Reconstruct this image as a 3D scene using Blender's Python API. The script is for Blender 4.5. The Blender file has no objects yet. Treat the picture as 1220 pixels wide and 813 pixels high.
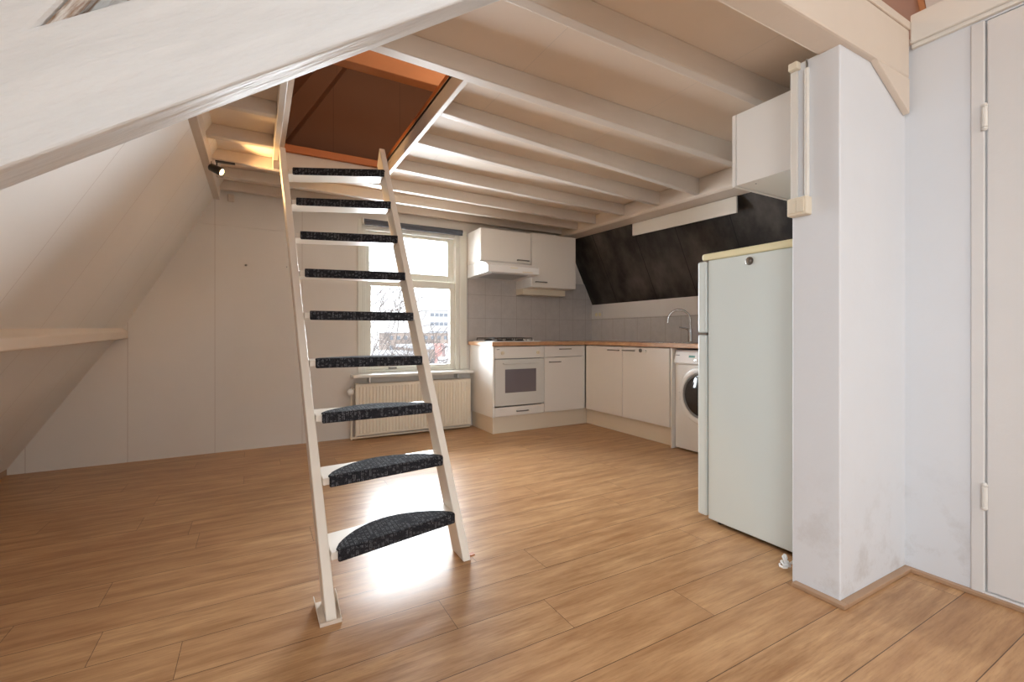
import bpy, bmesh, math, random
from mathutils import Vector, Matrix
random.seed(7)
S = bpy.context.scene
COL = S.collection
R = math.radians

# ------------------------------------------------------------------ materials
def nmat(name):
    m = bpy.data.materials.new(name); m.use_nodes = True
    nt = m.node_tree; b = nt.nodes['Principled BSDF']
    return m, nt, b
def srgb(r, g, b):
    f = lambda c: ((c/255+0.055)/1.055)**2.4 if c/255 > 0.04045 else c/255/12.92
    return (f(r), f(g), f(b), 1)
def N(nt, t, **kw):
    n = nt.nodes.new(t)
    for k, v in kw.items():
        if k in n.inputs.keys() if hasattr(n.inputs, 'keys') else False: n.inputs[k].default_value = v
        else: setattr(n, k, v)
    return n
def math_n(nt, op, a, b=None, c=None):
    n = nt.nodes.new('ShaderNodeMath'); n.operation = op
    for i, v in enumerate((a, b, c)):
        if v is None: continue
        if isinstance(v, (int, float)): n.inputs[i].default_value = v
        else: nt.links.new(v, n.inputs[i])
    return n.outputs[0]
def mix(nt, f, a, b):
    n = nt.nodes.new('ShaderNodeMix'); n.data_type = 'RGBA'
    for idx, v in ((0, f), (6, a), (7, b)):
        if isinstance(v, (int, float)): n.inputs[idx].default_value = v
        elif isinstance(v, tuple): n.inputs[idx].default_value = v
        else: nt.links.new(v, n.inputs[idx])
    return n.outputs[2]
def pos_xyz(nt):
    g = nt.nodes.new('ShaderNodeNewGeometry'); s = nt.nodes.new('ShaderNodeSeparateXYZ')
    nt.links.new(g.outputs['Position'], s.inputs[0]); return g.outputs['Position'], s.outputs
def noise(nt, vec, scale, detail=3, rough=.5, stretch=None):
    if stretch:
        mp = nt.nodes.new('ShaderNodeMapping'); mp.inputs['Scale'].default_value = stretch
        nt.links.new(vec, mp.inputs[0]); vec = mp.outputs[0]
    n = nt.nodes.new('ShaderNodeTexNoise'); n.inputs['Scale'].default_value = scale
    n.inputs['Detail'].default_value = detail; n.inputs['Roughness'].default_value = rough
    nt.links.new(vec, n.inputs['Vector']); return n.outputs['Fac']
def bump(nt, b, h, strength, dist=.01):
    n = nt.nodes.new('ShaderNodeBump'); n.inputs['Strength'].default_value = strength
    n.inputs['Distance'].default_value = dist
    nt.links.new(h, n.inputs['Height']); nt.links.new(n.outputs[0], b.inputs['Normal'])
def ramp(nt, f, lo, hi):
    n = nt.nodes.new('ShaderNodeMapRange'); n.inputs[1].default_value = lo; n.inputs[2].default_value = hi
    nt.links.new(f, n.inputs[0]); return n.outputs[0]
def simple(name, col, rough=.5, metal=0, bumps=None, var=.0, coat=0):
    m, nt, b = nmat(name)
    b.inputs['Roughness'].default_value = rough; b.inputs['Metallic'].default_value = metal
    b.inputs['Coat Weight'].default_value = coat
    p, _ = pos_xyz(nt)
    if var:
        f = noise(nt, p, 3.0, 4)
        d = tuple(c*(1-var) for c in col[:3]) + (1,)
        nt.links.new(mix(nt, ramp(nt, f, .35, .65), d, col), b.inputs['Base Color'])
    else: b.inputs['Base Color'].default_value = col
    if bumps:
        sc, st = bumps[:2]; stretch = bumps[2] if len(bumps) > 2 else None
        bump(nt, b, noise(nt, p, sc, 4, .6, stretch), st, .004)
    return m
def seam_mask(nt, coord, positions, w):
    out = None
    for x in positions:
        d = math_n(nt, 'ABSOLUTE', math_n(nt, 'SUBTRACT', coord, float(x)))
        c = math_n(nt, 'LESS_THAN', d, w)
        out = c if out is None else math_n(nt, 'MAXIMUM', out, c)
    return out
def wall_mat(name, col, axis=None, pos=(), seam=(.45, .36, .30), var=.05, rough=.55, w=.0022, scuffs=0, bs=(30, .12)):
    m, nt, b = nmat(name); b.inputs['Roughness'].default_value = rough
    p, xyz = pos_xyz(nt)
    f = ramp(nt, noise(nt, p, 1.7, 5, .6), .3, .7)
    d = tuple(c*(1-var) for c in col[:3]) + (1,)
    base = mix(nt, f, d, col)
    if name == 'white_plaster':
        low = math_n(nt, 'MULTIPLY', ramp(nt, xyz[2], .55, .05), ramp(nt, noise(nt, p, 7, 6, .7), .50, .68))
        base = mix(nt, math_n(nt, 'MULTIPLY', low, .35), d, (.36, .32, .28, 1))
        base = mix(nt, f, base, mix(nt, math_n(nt, 'MULTIPLY', low, .35), col, (.40, .35, .30, 1)))
    if scuffs:
        n2 = ramp(nt, noise(nt, p, 9, 6, .75, (1, 1, .35)), .66, .78)
        base = mix(nt, math_n(nt, 'MULTIPLY', n2, scuffs), base, (.42, .35, .28, 1))
    if axis is not None:
        mk = seam_mask(nt, xyz[axis], pos, w)
        base = mix(nt, math_n(nt, 'MULTIPLY', mk, .6), base, seam+(1,))
        bump(nt, b, math_n(nt, 'SUBTRACT', math_n(nt, 'MULTIPLY', noise(nt, p, bs[0], 4), bs[1]), mk), .35, .003)
    else:
        bump(nt, b, noise(nt, p, bs[0], 5, .6), bs[1], .01)
    nt.links.new(base, b.inputs['Base Color'])
    return m

WHITE = srgb(222, 216, 208)
M = {}
M['wall'] = wall_mat('painted_panel', WHITE, 0, (-1.447, -.876, -.306, .361), scuffs=.16)
M['slope'] = wall_mat('painted_slope_boards', WHITE, 1, (.35, .91, 1.44, 1.96, 2.49, 3.03, 3.53, 4.05))
M['plaster'] = wall_mat('white_plaster', srgb(222, 225, 229), scuffs=.42, bs=(14, .10))
M['closet'] = wall_mat('white_closet_panel', srgb(220, 218, 216), scuffs=.08)
M['ceil'] = wall_mat('ceiling_boards', srgb(230, 215, 199), 0, (.45, 1.13, 1.95, 2.75), seam=(.62, .55, .48), var=.08)
M['joist'] = simple('painted_joist', srgb(208, 196, 183), .5, 0, (26, .35, (.15, 1, 1)), .05)
def timber_mat(name, c1, c2, ang, thr, st, sc=7, rough=.45):
    m, nt, b = nmat(name); p, xyz = pos_xyz(nt); b.inputs['Roughness'].default_value = rough
    r1 = nt.nodes.new('ShaderNodeMapping'); r1.inputs['Rotation'].default_value = (0, ang, 0); nt.links.new(p, r1.inputs[0])
    f = noise(nt, r1.outputs[0], sc, 6, .65, (.35, 3, 3)); g = noise(nt, r1.outputs[0], sc*4, 4, .6, (.2, 2, 2.5))
    nt.links.new(mix(nt, ramp(nt, f, *thr), c1, c2), b.inputs['Base Color'])
    bump(nt, b, math_n(nt, 'ADD', f, math_n(nt, 'MULTIPLY', g, .5)), st, .012); return m
M['beam'] = timber_mat('thick_painted_timber', srgb(214, 218, 220), srgb(224, 228, 230), R(35), (.35, .6), .55)
M['beam_rough'] = timber_mat('flaking_painted_timber', srgb(150, 118, 88), srgb(224, 222, 218), R(60), (.44, .54), 1.0, 16, .7)
M['cream_beam'] = simple('cream_painted_timber', srgb(222, 208, 192), .42, 0, (18, .25), .04)
M['trimw'] = simple('white_gloss_paint', srgb(226, 223, 216), .32, 0, (25, .08), .02)
M['frame'] = simple('window_frame_paint', srgb(224, 223, 213), .35, 0, None, .02)
M['ladder'] = simple('ladder_paint', srgb(236, 228, 216), .38, 0, (20, .12, (1, 1, .3)), .04)
M['cab'] = simple('white_laminate', srgb(230, 226, 220), .33)
M['cabd'] = simple('white_laminate_door', srgb(228, 222, 214), .35)
M['plinth'] = simple('cream_plinth', srgb(226, 212, 190), .45)
M['cream'] = simple('cream_plastic', srgb(224, 214, 194), .4)
M['fridge'] = simple('fridge_enamel', srgb(212, 219, 215), .3, 0, (160, .05))
M['fridge_lid'] = simple('yellowed_plastic', srgb(228, 219, 180), .4)
M['steel'] = simple('brushed_steel', (.55, .54, .52, 1), .22, 1)
M['chrome'] = simple('chrome', (.62, .62, .62, 1), .10, 1)
M['darksteel'] = simple('dull_nickel', (.25, .23, .21, 1), .35, 1)
M['black'] = simple('black_plastic', (.012, .012, .013, 1), .4)
M['iron'] = simple('cast_iron', (.02, .02, .022, 1), .35, .3)
M['grey'] = simple('grey_plastic', (.3, .3, .3, 1), .5)
M['blind'] = simple('grey_blind_fabric', srgb(82, 86, 94), .8, 0, (200, .2))
M['rad'] = simple('radiator_enamel', srgb(232, 222, 204), .35)
M['wm'] = simple('washer_enamel', srgb(236, 235, 233), .25)
M['ovglass'] = simple('oven_glass', srgb(112, 104, 108), .12, 0)
M['ovenwhite'] = simple('oven_enamel', srgb(208, 206, 200), .25)
M['darkglass'] = simple('dark_porthole_glass', (.035, .03, .028, 1), .08)
M['lcd'] = simple('green_display', srgb(90, 150, 140), .3)
M['oaktrim'] = simple('oak_trim', srgb(176, 142, 112), .45, 0, (30, .2, (.2, .2, 3)), .12)
M['orange_wood'] = simple('varnished_floor_edge', srgb(190, 112, 58), .45, 0, (20, .1), .1)
M['attic'] = wall_mat('brown_attic_board', srgb(140, 102, 76), 0, (.62, 1.24, 1.86), seam=(.12, .07, .045))
M['attic_pale'] = simple('mauve_attic_board', srgb(178, 152, 142), .6)
M['attic_wood'] = simple('attic_timber', srgb(196, 140, 98), .6, 0, (14, .3, (.2, 1, 1)), .12)
M['brick'] = simple('pale_brick', srgb(176, 160, 150), .8, 0, (12, .2), .2)  # building colours outside are lightened in place of haze
M['brick_red'] = simple('hazy_red_brick', srgb(222, 168, 160), .8, 0, None, .1)  # red paled towards pink, the haze is put into the colour
M['concrete'] = simple('pale_concrete', srgb(205, 203, 203), .8, 0, None, .08)
M['roofing'] = simple('pale_gravel_roofing', srgb(190, 190, 192), .9, 0, None, .15)
M['bark'] = simple('bark', srgb(122, 114, 111), .9, 0, (30, .6), .2)
M['winpane'] = simple('far_window_glass', srgb(130, 136, 145), .15)
M['ground'] = simple('street_ground', srgb(160, 158, 156), .9, 0, None, .1)
M['white_plastic'] = simple('white_plastic', srgb(228, 226, 220), .35)
M['rubber_cord'] = simple('white_cord', srgb(222, 220, 216), .45)

# black painted sloped boards
def black_mat():
    m, nt, b = nmat('black_painted_boards'); p, xyz = pos_xyz(nt)
    n1 = ramp(nt, noise(nt, p, 2.4, 5, .6, (1, 1, .55)), .40, .72)
    c = mix(nt, math_n(nt, 'MULTIPLY', n1, .8), srgb(36, 33, 31), srgb(104, 97, 92))
    mk = seam_mask(nt, xyz[1], (1.32, 1.85, 2.40, 2.96, 3.465, 4.08), .004)
    c = mix(nt, mk, c, (.004, .004, .004, 1))
    nt.links.new(c, b.inputs['Base Color']); b.inputs['Roughness'].default_value = .62
    b.inputs['Specular IOR Level'].default_value = .3
    bump(nt, b, noise(nt, p, 25, 5, .6, (1, 1, .2)), .25, .004)
    return m
M['blackboard'] = black_mat()

def tile_mat(name, axis, u0, w, v0, h, col):
    m, nt, b = nmat(name); p, xyz = pos_xyz(nt)
    def grid(c, o, s):
        t = math_n(nt, 'FRACT', math_n(nt, 'ADD', math_n(nt, 'DIVIDE', math_n(nt, 'SUBTRACT', c, o), s), 100.0))
        d = math_n(nt, 'ABSOLUTE', math_n(nt, 'SUBTRACT', t, .5))
        return math_n(nt, 'GREATER_THAN', d, .5-.0016/s)
    mk = math_n(nt, 'MAXIMUM', grid(xyz[axis], u0, w), grid(xyz[2], v0, h))
    f = ramp(nt, noise(nt, p, 14, 6, .7), .35, .7)
    d = tuple(c*.88 for c in col[:3]) + (1,)
    c = mix(nt, f, d, col)
    c = mix(nt, mk, c, srgb(150, 140, 130))
    nt.links.new(c, b.inputs['Base Color']); b.inputs['Roughness'].default_value = .28
    bump(nt, b, math_n(nt, 'SUBTRACT', 1.0, mk), .3, .002)
    return m
M['tile_x'] = tile_mat('grey_tiles_back', 0, 2.409, .2, .915, .257, srgb(190, 184, 180))
M['tile_y'] = tile_mat('grey_tiles_side', 1, 3.745, .2, .915, .262, srgb(200, 198, 198))

def floor_mat():
    m, nt, b = nmat('oak_laminate'); p, xyz = pos_xyz(nt)
    PW, PL = .1895, 1.29
    ry = math_n(nt, 'DIVIDE', math_n(nt, 'ADD', xyz[1], -.487+PW*40), PW)
    row = math_n(nt, 'FLOOR', ry); fy = math_n(nt, 'FRACT', ry)
    wn = nt.nodes.new('ShaderNodeTexWhiteNoise'); wn.noise_dimensions = '1D'; nt.links.new(row, wn.inputs['W'])
    cx = math_n(nt, 'DIVIDE', math_n(nt, 'ADD', xyz[0], math_n(nt, 'MULTIPLY', wn.outputs['Value'], PL)), PL)
    cx = math_n(nt, 'ADD', cx, 20.0)
    ci = math_n(nt, 'FLOOR', cx); fx = math_n(nt, 'FRACT', cx)
    wid = nt.nodes.new('ShaderNodeTexWhiteNoise'); wid.noise_dimensions = '2D'
    cb = nt.nodes.new('ShaderNodeCombineXYZ'); nt.links.new(row, cb.inputs[0]); nt.links.new(ci, cb.inputs[1])
    nt.links.new(cb.outputs[0], wid.inputs['Vector'])
    # three printed strips per board vary too
    off = nt.nodes.new('ShaderNodeVectorMath'); off.operation = 'SCALE'; off.inputs[3].default_value = 13.0
    nt.links.new(wid.outputs['Color'], off.inputs[0])
    pv = nt.nodes.new('ShaderNodeVectorMath'); pv.operation = 'ADD'
    nt.links.new(p, pv.inputs[0]); nt.links.new(off.outputs[0], pv.inputs[1])
    g1 = noise(nt, pv.outputs[0], 2.6, 6, .62, (1.0, 9, 1))
    g2 = noise(nt, pv.outputs[0], 9, 6, .7, (1.2, 16, 1))
    g3 = noise(nt, pv.outputs[0], 2.6, 3, .5, (1.6, 3, 1))
    c = mix(nt, ramp(nt, g1, .32, .68), srgb(156, 114, 76), srgb(204, 164, 120))
    c = mix(nt, math_n(nt, 'MULTIPLY', ramp(nt, g2, .48, .7), .5), c, srgb(136, 94, 60))
    c = mix(nt, math_n(nt, 'MULTIPLY', ramp(nt, g3, .55, .8), .45), c, srgb(214, 172, 130))
    c = mix(nt, math_n(nt, 'MULTIPLY', wid.outputs['Value'], .22), c, srgb(172, 126, 88))
    ey = math_n(nt, 'GREATER_THAN', math_n(nt, 'ABSOLUTE', math_n(nt, 'SUBTRACT', fy, .5)), .5-.0013/PW)
    ex = math_n(nt, 'GREATER_THAN', math_n(nt, 'ABSOLUTE', math_n(nt, 'SUBTRACT', fx, .5)), .5-.0009/PL)
    mk = math_n(nt, 'MAXIMUM', ey, ex)
    c = mix(nt, math_n(nt, 'MULTIPLY', mk, .85), c, srgb(60, 38, 24))
    nt.links.new(c, b.inputs['Base Color'])
    rr = nt.nodes.new('ShaderNodeMapRange'); rr.inputs[3].default_value = .26; rr.inputs[4].default_value = .40
    nt.links.new(g1, rr.inputs[0]); nt.links.new(rr.outputs[0], b.inputs['Roughness'])
    h = math_n(nt, 'SUBTRACT', math_n(nt, 'MULTIPLY', g2, .25), mk)
    bump(nt, b, h, .12, .002)
    b.inputs['Specular IOR Level'].default_value = .27
    return m
M['floor'] = floor_mat()

def carpet_mat():
    m, nt, b = nmat('black_flecked_carpet'); p, xyz = pos_xyz(nt)
    def fr(c, s, o=0.): return math_n(nt, 'FRACT', math_n(nt, 'ADD', math_n(nt, 'DIVIDE', c, s), 50.0+o))
    cellx = math_n(nt, 'FLOOR', math_n(nt, 'DIVIDE', xyz[0], .017)); celly = math_n(nt, 'FLOOR', math_n(nt, 'DIVIDE', math_n(nt, 'ADD', xyz[1], math_n(nt, 'MULTIPLY', xyz[2], 1.0)), .009))
    cb = nt.nodes.new('ShaderNodeCombineXYZ'); nt.links.new(cellx, cb.inputs[0]); nt.links.new(celly, cb.inputs[1])
    wn = nt.nodes.new('ShaderNodeTexWhiteNoise'); wn.noise_dimensions = '2D'; nt.links.new(cb.outputs[0], wn.inputs['Vector'])
    a = math_n(nt, 'GREATER_THAN', fr(xyz[0], .017), .3)
    s = math_n(nt, 'GREATER_THAN', fr(xyz[0], .0044), .5)
    t = math_n(nt, 'GREATER_THAN', wn.outputs['Value'], .45)
    n = math_n(nt, 'GREATER_THAN', noise(nt, p, 160, 2), .47)
    f = math_n(nt, 'MULTIPLY', math_n(nt, 'MULTIPLY', a, s), math_n(nt, 'MULTIPLY', t, n))
    c = mix(nt, math_n(nt, 'MULTIPLY', f, .75), srgb(30, 30, 34), srgb(140, 140, 145))
    c2 = mix(nt, math_n(nt, 'MULTIPLY', ramp(nt, noise(nt, p, 260, 2), .4, .6), .5), c, srgb(66, 67, 72))
    nt.links.new(c2, b.inputs['Base Color']); b.inputs['Roughness'].default_value = .95
    b.inputs['Specular IOR Level'].default_value = .15
    bump(nt, b, noise(nt, p, 300, 3), .8, .003)
    return m
M['carpet'] = carpet_mat()

def glass_mat():
    m = bpy.data.materials.new('window_glass'); m.use_nodes = True; nt = m.node_tree
    nt.nodes.clear(); o = nt.nodes.new('ShaderNodeOutputMaterial')
    t = nt.nodes.new('ShaderNodeBsdfTransparent'); g = nt.nodes.new('ShaderNodeBsdfGlossy'); g.inputs['Roughness'].default_value = .02
    mx = nt.nodes.new('ShaderNodeMixShader'); fr = nt.nodes.new('ShaderNodeFresnel'); fr.inputs[0].default_value = 1.45
    nt.links.new(fr.outputs[0], mx.inputs[0]); nt.links.new(t.outputs[0], mx.inputs[1]); nt.links.new(g.outputs[0], mx.inputs[2])
    nt.links.new(mx.outputs[0], o.inputs[0]); return m
M['glass'] = glass_mat()
def emit_mat(name, col, s):
    m, nt, b = nmat(name); b.inputs['Base Color'].default_value = col
    b.inputs['Emission Color'].default_value = col; b.inputs['Emission Strength'].default_value = s; return m
M['bulb'] = emit_mat('warm_bulb', (1, .72, .38, 1), 14)

# ------------------------------------------------------------------ mesh helper
class MB:
    def __init__(s): s.bm = bmesh.new()
    def box(s, x0, x1, y0, y1, z0, z1):
        v = [s.bm.verts.new(p) for p in ((x0,y0,z0),(x1,y0,z0),(x1,y1,z0),(x0,y1,z0),(x0,y0,z1),(x1,y0,z1),(x1,y1,z1),(x0,y1,z1))]
        for f in ((0,3,2,1),(4,5,6,7),(0,1,5,4),(1,2,6,5),(2,3,7,6),(3,0,4,7)): s.bm.faces.new([v[i] for i in f])
        return s
    def hull8(s, lo, hi):
        """lo, hi: matching rings of points -> closed prism"""
        a = [s.bm.verts.new(p) for p in lo]; b = [s.bm.verts.new(p) for p in hi]; n = len(a)
        s.bm.faces.new(a[::-1]); s.bm.faces.new(b)
        for i in range(n): s.bm.faces.new((a[i], a[(i+1) % n], b[(i+1) % n], b[i]))
        return s
    def prism(s, poly, ax, a0, a1):
        def P(u, v, w): return {0: (w, u, v), 1: (u, w, v), 2: (u, v, w)}[ax]
        return s.hull8([P(u, v, a0) for u, v in poly], [P(u, v, a1) for u, v in poly])
    def tube(s, pts, r, n=10, caps=True):
        pts = [Vector(p) for p in pts]; rs = r if isinstance(r, (list, tuple)) else [r]*len(pts)
        rings = []; up = None
        for i, p in enumerate(pts):
            t = (pts[min(i+1, len(pts)-1)]-pts[max(i-1, 0)]).normalized()
            if up is None: up = Vector((0, 0, 1)) if abs(t.z) < .9 else Vector((1, 0, 0))
            a = t.cross(up).normalized(); b = a.cross(t).normalized(); up = b
            rings.append([s.bm.verts.new(p+(a*math.cos(2*math.pi*k/n)+b*math.sin(2*math.pi*k/n))*rs[i]) for k in range(n)])
        for i in range(len(rings)-1):
            for k in range(n): s.bm.faces.new((rings[i][k], rings[i][(k+1) % n], rings[i+1][(k+1) % n], rings[i+1][k]))
        if caps: s.bm.faces.new(rings[0][::-1]); s.bm.faces.new(rings[-1])
        return s
    def lathe(s, prof, c, axis, n=24):
        """prof: list of (radius, distance along axis) from centre c"""
        ax = Vector(axis).normalized(); u = ax.cross(Vector((0, 0, 1)) if abs(ax.z) < .9 else Vector((1, 0, 0))).normalized(); w = ax.cross(u)
        c = Vector(c); rings = []
        for r, d in prof:
            if r < 1e-6: rings.append([s.bm.verts.new(c+ax*d)])
            else: rings.append([s.bm.verts.new(c+ax*d+(u*math.cos(2*math.pi*k/n)+w*math.sin(2*math.pi*k/n))*r) for k in range(n)])
        for A, B in zip(rings, rings[1:]):
            for k in range(n):
                k2 = (k+1) % n
                if len(A) == 1 and len(B) == 1: continue
                if len(A) == 1: s.bm.faces.new((A[0], B[k2], B[k]))
                elif len(B) == 1: s.bm.faces.new((A[k], A[k2], B[0]))
                else: s.bm.faces.new((A[k], A[k2], B[k2], B[k]))
        if len(rings[0]) > 1: s.bm.faces.new(rings[0][::-1])
        if len(rings[-1]) > 1: s.bm.faces.new(rings[-1])
        return s
    def build(s, name, mat, parent=None, bevel=0, smooth=False, seg=2, label=None):
        bmesh.ops.recalc_face_normals(s.bm, faces=s.bm.faces)
        me = bpy.data.meshes.new(name); 
        off = Vector(wloc(parent)) if parent else Vector((0, 0, 0))
        if parent is None:
            zs = [v.co for v in s.bm.verts]
            off = Vector(((min(v.x for v in zs)+max(v.x for v in zs))/2, (min(v.y for v in zs)+max(v.y for v in zs))/2, min(v.z for v in zs)))
        for v in s.bm.verts: v.co -= off
        s.bm.to_mesh(me); s.bm.free()
        o = bpy.data.objects.new(name, me); COL.objects.link(o)
        if parent: o.parent = parent
        else: o.location = off
        me.materials.append(M[mat] if isinstance(mat, str) else mat)
        if smooth:
            for p in me.polygons: p.use_smooth = True
            try:
                me.set_sharp_from_angle(angle=R(40))
            except Exception: pass
        if bevel:
            b = o.modifiers.new('bevel', 'BEVEL'); b.width = bevel; b.segments = seg; b.limit_method = 'ANGLE'; b.angle_limit = R(40)
        if label: o['label'] = label
        return o
def wloc(o):
    v = Vector((0, 0, 0))
    while o is not None: v += o.location; o = o.parent
    return v
def box(*a): return MB().box(*a)
def thing(name, label, cat, loc=(0, 0, 0), group=None):
    o = bpy.data.objects.new(name, None); COL.objects.link(o); o.location = loc; o.empty_display_size = .1
    return tag(o, label, cat, group)
def tag(o, label, cat, group=None):
    o['label'] = label; o['category'] = cat
    if group: o['group'] = group
    return o
def struct(o):
    o['kind'] = 'structure'; return o

# ------------------------------------------------------------------ room shell
FW = 4.55                                    # back wall plane
xl = lambda z: (-1.567+.6434*z) if z < .99 else (-.93+(z-.99)*.5385)     # left roof slope, inner face
xr = lambda z: 3.72-(max(z, 1.365)-1.365)*.5                           # right roof slope, inner face
YF = -5.2                                    # wall behind the camera
struct(MB().box(-1.9, 4.0, YF-.2, FW+.25, -.12, 0).build('floor', 'floor'))
# back wall with window opening
WX0, WX1, WZ0, WZ1 = .885, 1.905, .615, 2.06
b = MB()
b.prism([(-1.75, 0), (WX0, 0), (WX0, 2.28), (xl(2.28)-.1, 2.28)], 1, FW, FW+.22)
b.box(WX0, WX1, FW, FW+.22, 0, WZ0); b.box(WX0, WX1, FW, FW+.22, WZ1, 2.28)
b.prism([(WX1, 0), (3.95, 0), (3.95, 1.4), (3.50, 2.28), (WX1, 2.28)], 1, FW, FW+.22)
struct(b.build('wall_back', 'wall'))
struct(box(1.995, 3.72, FW-.008, FW, .88, 1.62).build('trim_1', 'tile_x'))
struct(MB().box(-.43, .86, FW-.006, FW, 1.917, 2.27).build('trim_2', 'wall', bevel=.002))
# left roof slope
b = MB(); b.prism([(xl(0), 0), (xl(.99), .99), (xl(2.27), 2.27), (xl(3.6), 3.6), (xl(3.6)-.15, 3.6), (xl(2.27)-.15, 2.27), (xl(.99)-.15, .99), (xl(0)-.15, 0)], 1, .95, FW)
struct(b.build('wall_left', 'slope'))
# part near / behind the camera with a roof window in it
SZ0, SZ1, SY0, SY1 = 1.05, 2.15, -2.3, -.6
b = MB()
b.prism([(xl(0), 0), (xl(.99), .99), (xl(SZ0), SZ0), (xl(SZ0)-.15, SZ0), (xl(.99)-.15, .99), (xl(0)-.15, 0)], 1, YF, .95)
b.prism([(xl(SZ1), SZ1), (xl(3.6), 3.6), (xl(3.6)-.15, 3.6), (xl(SZ1)-.15, SZ1)], 1, YF, .95)
q = [(xl(SZ0), SZ0), (xl(SZ1), SZ1), (xl(SZ1)-.15, SZ1), (xl(SZ0)-.15, SZ0)]
b.prism(q, 1, YF, SY0); b.prism(q, 1, SY1, .95)
struct(b.build('wall_left_front', 'slope'))
# kitchen side wall and black slope
struct(MB().box(3.72, 3.85, 1.05, FW, 0, 1.365).build('wall_right', 'closet'))
struct(box(3.705, 3.72, 1.1, FW-.008, .88, 1.185).build('trim_3', 'tile_y'))
struct(box(3.708, 3.72, 1.1, FW, 1.187, 1.365).build('trim_4', 'closet', bevel=.002))
b = MB(); b.prism([(3.72, 1.365), (xr(2.3), 2.3), (xr(2.3)+.1, 2.3), (3.85, 1.365)], 1, 1.05, FW)
struct(b.build('wall_right_slope', 'blackboard'))
# partition beside the fridge, and the closet wall with its door
PX, PY = 1.878, .872
struct(MB().box(PX, 2.52, PY, 1.045, 0, 2.075).box(2.52, 3.85, .95, 1.045, 0, 2.28).build('wall_partition', 'plaster', bevel=.006, seg=3))
struct(box(PX-.012, PX, 1.018, 1.045, 1.535, 2.044).build('trim_5', 'trimw', bevel=.003))
CX = 2.412
struct(MB().box(CX, CX+.1, .665, PY, 0, 2.22).box(CX, CX+.1, YF, -.30, 0, 2.22).box(CX, CX+.1, -.30, .665, 2.19, 2.22).build('wall_closet', 'plaster'))
struct(box(CX-.03, CX+.1, YF, .845, 2.213, 2.332).build('trim_6', 'trimw', bevel=.006))
struct(box(CX-.018, CX, YF, .845, 2.196, 2.213).build('trim_7', 'trimw', bevel=.003))
door = thing('door_1', 'cream closet door', 'door', (CX, .16, 0)); del door['label'], door['category']; struct(door)
MB().box(CX-.008, CX+.06, .627, .665, 0, 2.19).box(CX-.008, CX+.06, -.30, -.262, 0, 2.19).box(CX-.008, CX+.06, -.262, .627, 0, .022).build('door_frame', 'cream_beam' if 0 else 'closet', door, bevel=.003)
box(CX-.004, CX+.035, -.258, .621, .026, 2.186).build('door_leaf', 'closet', door, bevel=.004)
for z in (.385, 1.82):
    MB().tube([(CX-.015, .624, z-.038), (CX-.015, .624, z+.038)], .0085, 10).lathe([(.004, -.052), (.009, -.046), (.009, -.04), (.004, -.038)], (CX-.015, .624, z), (0, 0, 1), 10).lathe([(.004, .038), (.009, .04), (.009, .046), (.004, .052)], (CX-.015, .624, z), (0, 0, 1), 10).build('hinge', 'trimw', door, bevel=.002)
# wall behind the camera, and rear upper closure
FX0, FX1, FZ0, FZ1 = -.35, 1.75, .9, 2.5
struct(MB().box(-1.9, FX0, YF-.15, YF, 0, 3.6).box(FX1, CX+.1, YF-.15, YF, 0, 3.6).box(FX0, FX1, YF-.15, YF, 0, FZ0).box(FX0, FX1, YF-.15, YF, FZ1, 3.6).build('wall_front', 'closet'))
w2 = bpy.data.objects.new('window_2', None); COL.objects.link(w2); w2.location = (.7, YF, FZ0); struct(w2)
b = MB()
for x in (FX0, .66, FX1-.08): b.box(x, x+.08, YF-.12, YF-.06, FZ0, FZ1)
b.box(FX0, FX1, YF-.119, YF-.061, FZ0, FZ0+.07).box(FX0, FX1, YF-.119, YF-.061, FZ1-.07, FZ1)
b.build('window_frame', 'frame', w2)
struct(MB().prism([(CX+.1, 2.3), (3.20, 2.3), (2.55, 3.6), (2.68, 3.6), (3.4, 2.2), (CX+.1, 2.2)], 1, YF, 1.0).build('wall_right_front', 'closet'))
struct(box(-.2, 3.0, YF, .95, 3.6, 3.7).build('ceiling_front', 'closet'))
# baseboards of oak
def bb(name, x0, x1, y0, y1): return struct(box(x0, x1, y0, y1, 0, .016).build(name, 'oaktrim', bevel=.003))
bb('baseboard_left', PX-.03, PX, PY-.028, 1.03); bb('baseboard_front', PX, CX-.02, PY-.028, PY); bb('baseboard_right', CX-.024, CX-.0, YF, PY-.0)
o = struct(box(xl(0)-.02, xl(0)+.028, 4.42, FW, 0, .06).build('baseboard_back', 'oaktrim'))

# ceiling boards, joists, plates, hatch
HX0, HX1, HY0, HY1 = .166, .846, 1.946, 3.50
CZ = 2.278
b = MB()
b.box(-.32, HX0, .95, FW, CZ, CZ+.02); b.box(HX1, 3.35, .95, FW, CZ, CZ+.02)
b.box(HX0, HX1, .95, HY0, CZ, CZ+.02); b.box(HX0, HX1, HY1, FW, CZ, CZ+.02)
struct(b.build('ceiling', 'ceil'))
GJ = None
def joist(x0, x1, y0, z0, y1, z1, label, w=.05):
    b = MB()
    b.hull8([(x0, y0-w, z0), (x0, y0, z0), (x0, y0, CZ), (x0, y0-w, CZ)], [(x1, y1-w, z1), (x1, y1, z1), (x1, y1, CZ), (x1, y1-w, CZ)])
    return tag(b.build('ceiling_joist', 'joist', bevel=.005, seg=2), label, 'beam', 'white ceiling joists')
XA, XE = HX1+.03, 3.17
joist(-.27, XE, 4.50, 2.20, 4.47, 2.185, 'white ceiling joist above the window, closest to the back wall')
joist(-.27, XE, 4.148, 2.20, 4.16, 2.180, 'long white ceiling joist, second out from the back wall')
joist(-.27, XE, 3.768, 2.20, 3.85, 2.178, 'long white ceiling joist just behind the far edge of the hatch')
joist(XA, XE, 3.341, 2.20, 3.42, 2.172, 'white ceiling joist starting at the right of the hatch, just before its far corner')
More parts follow.
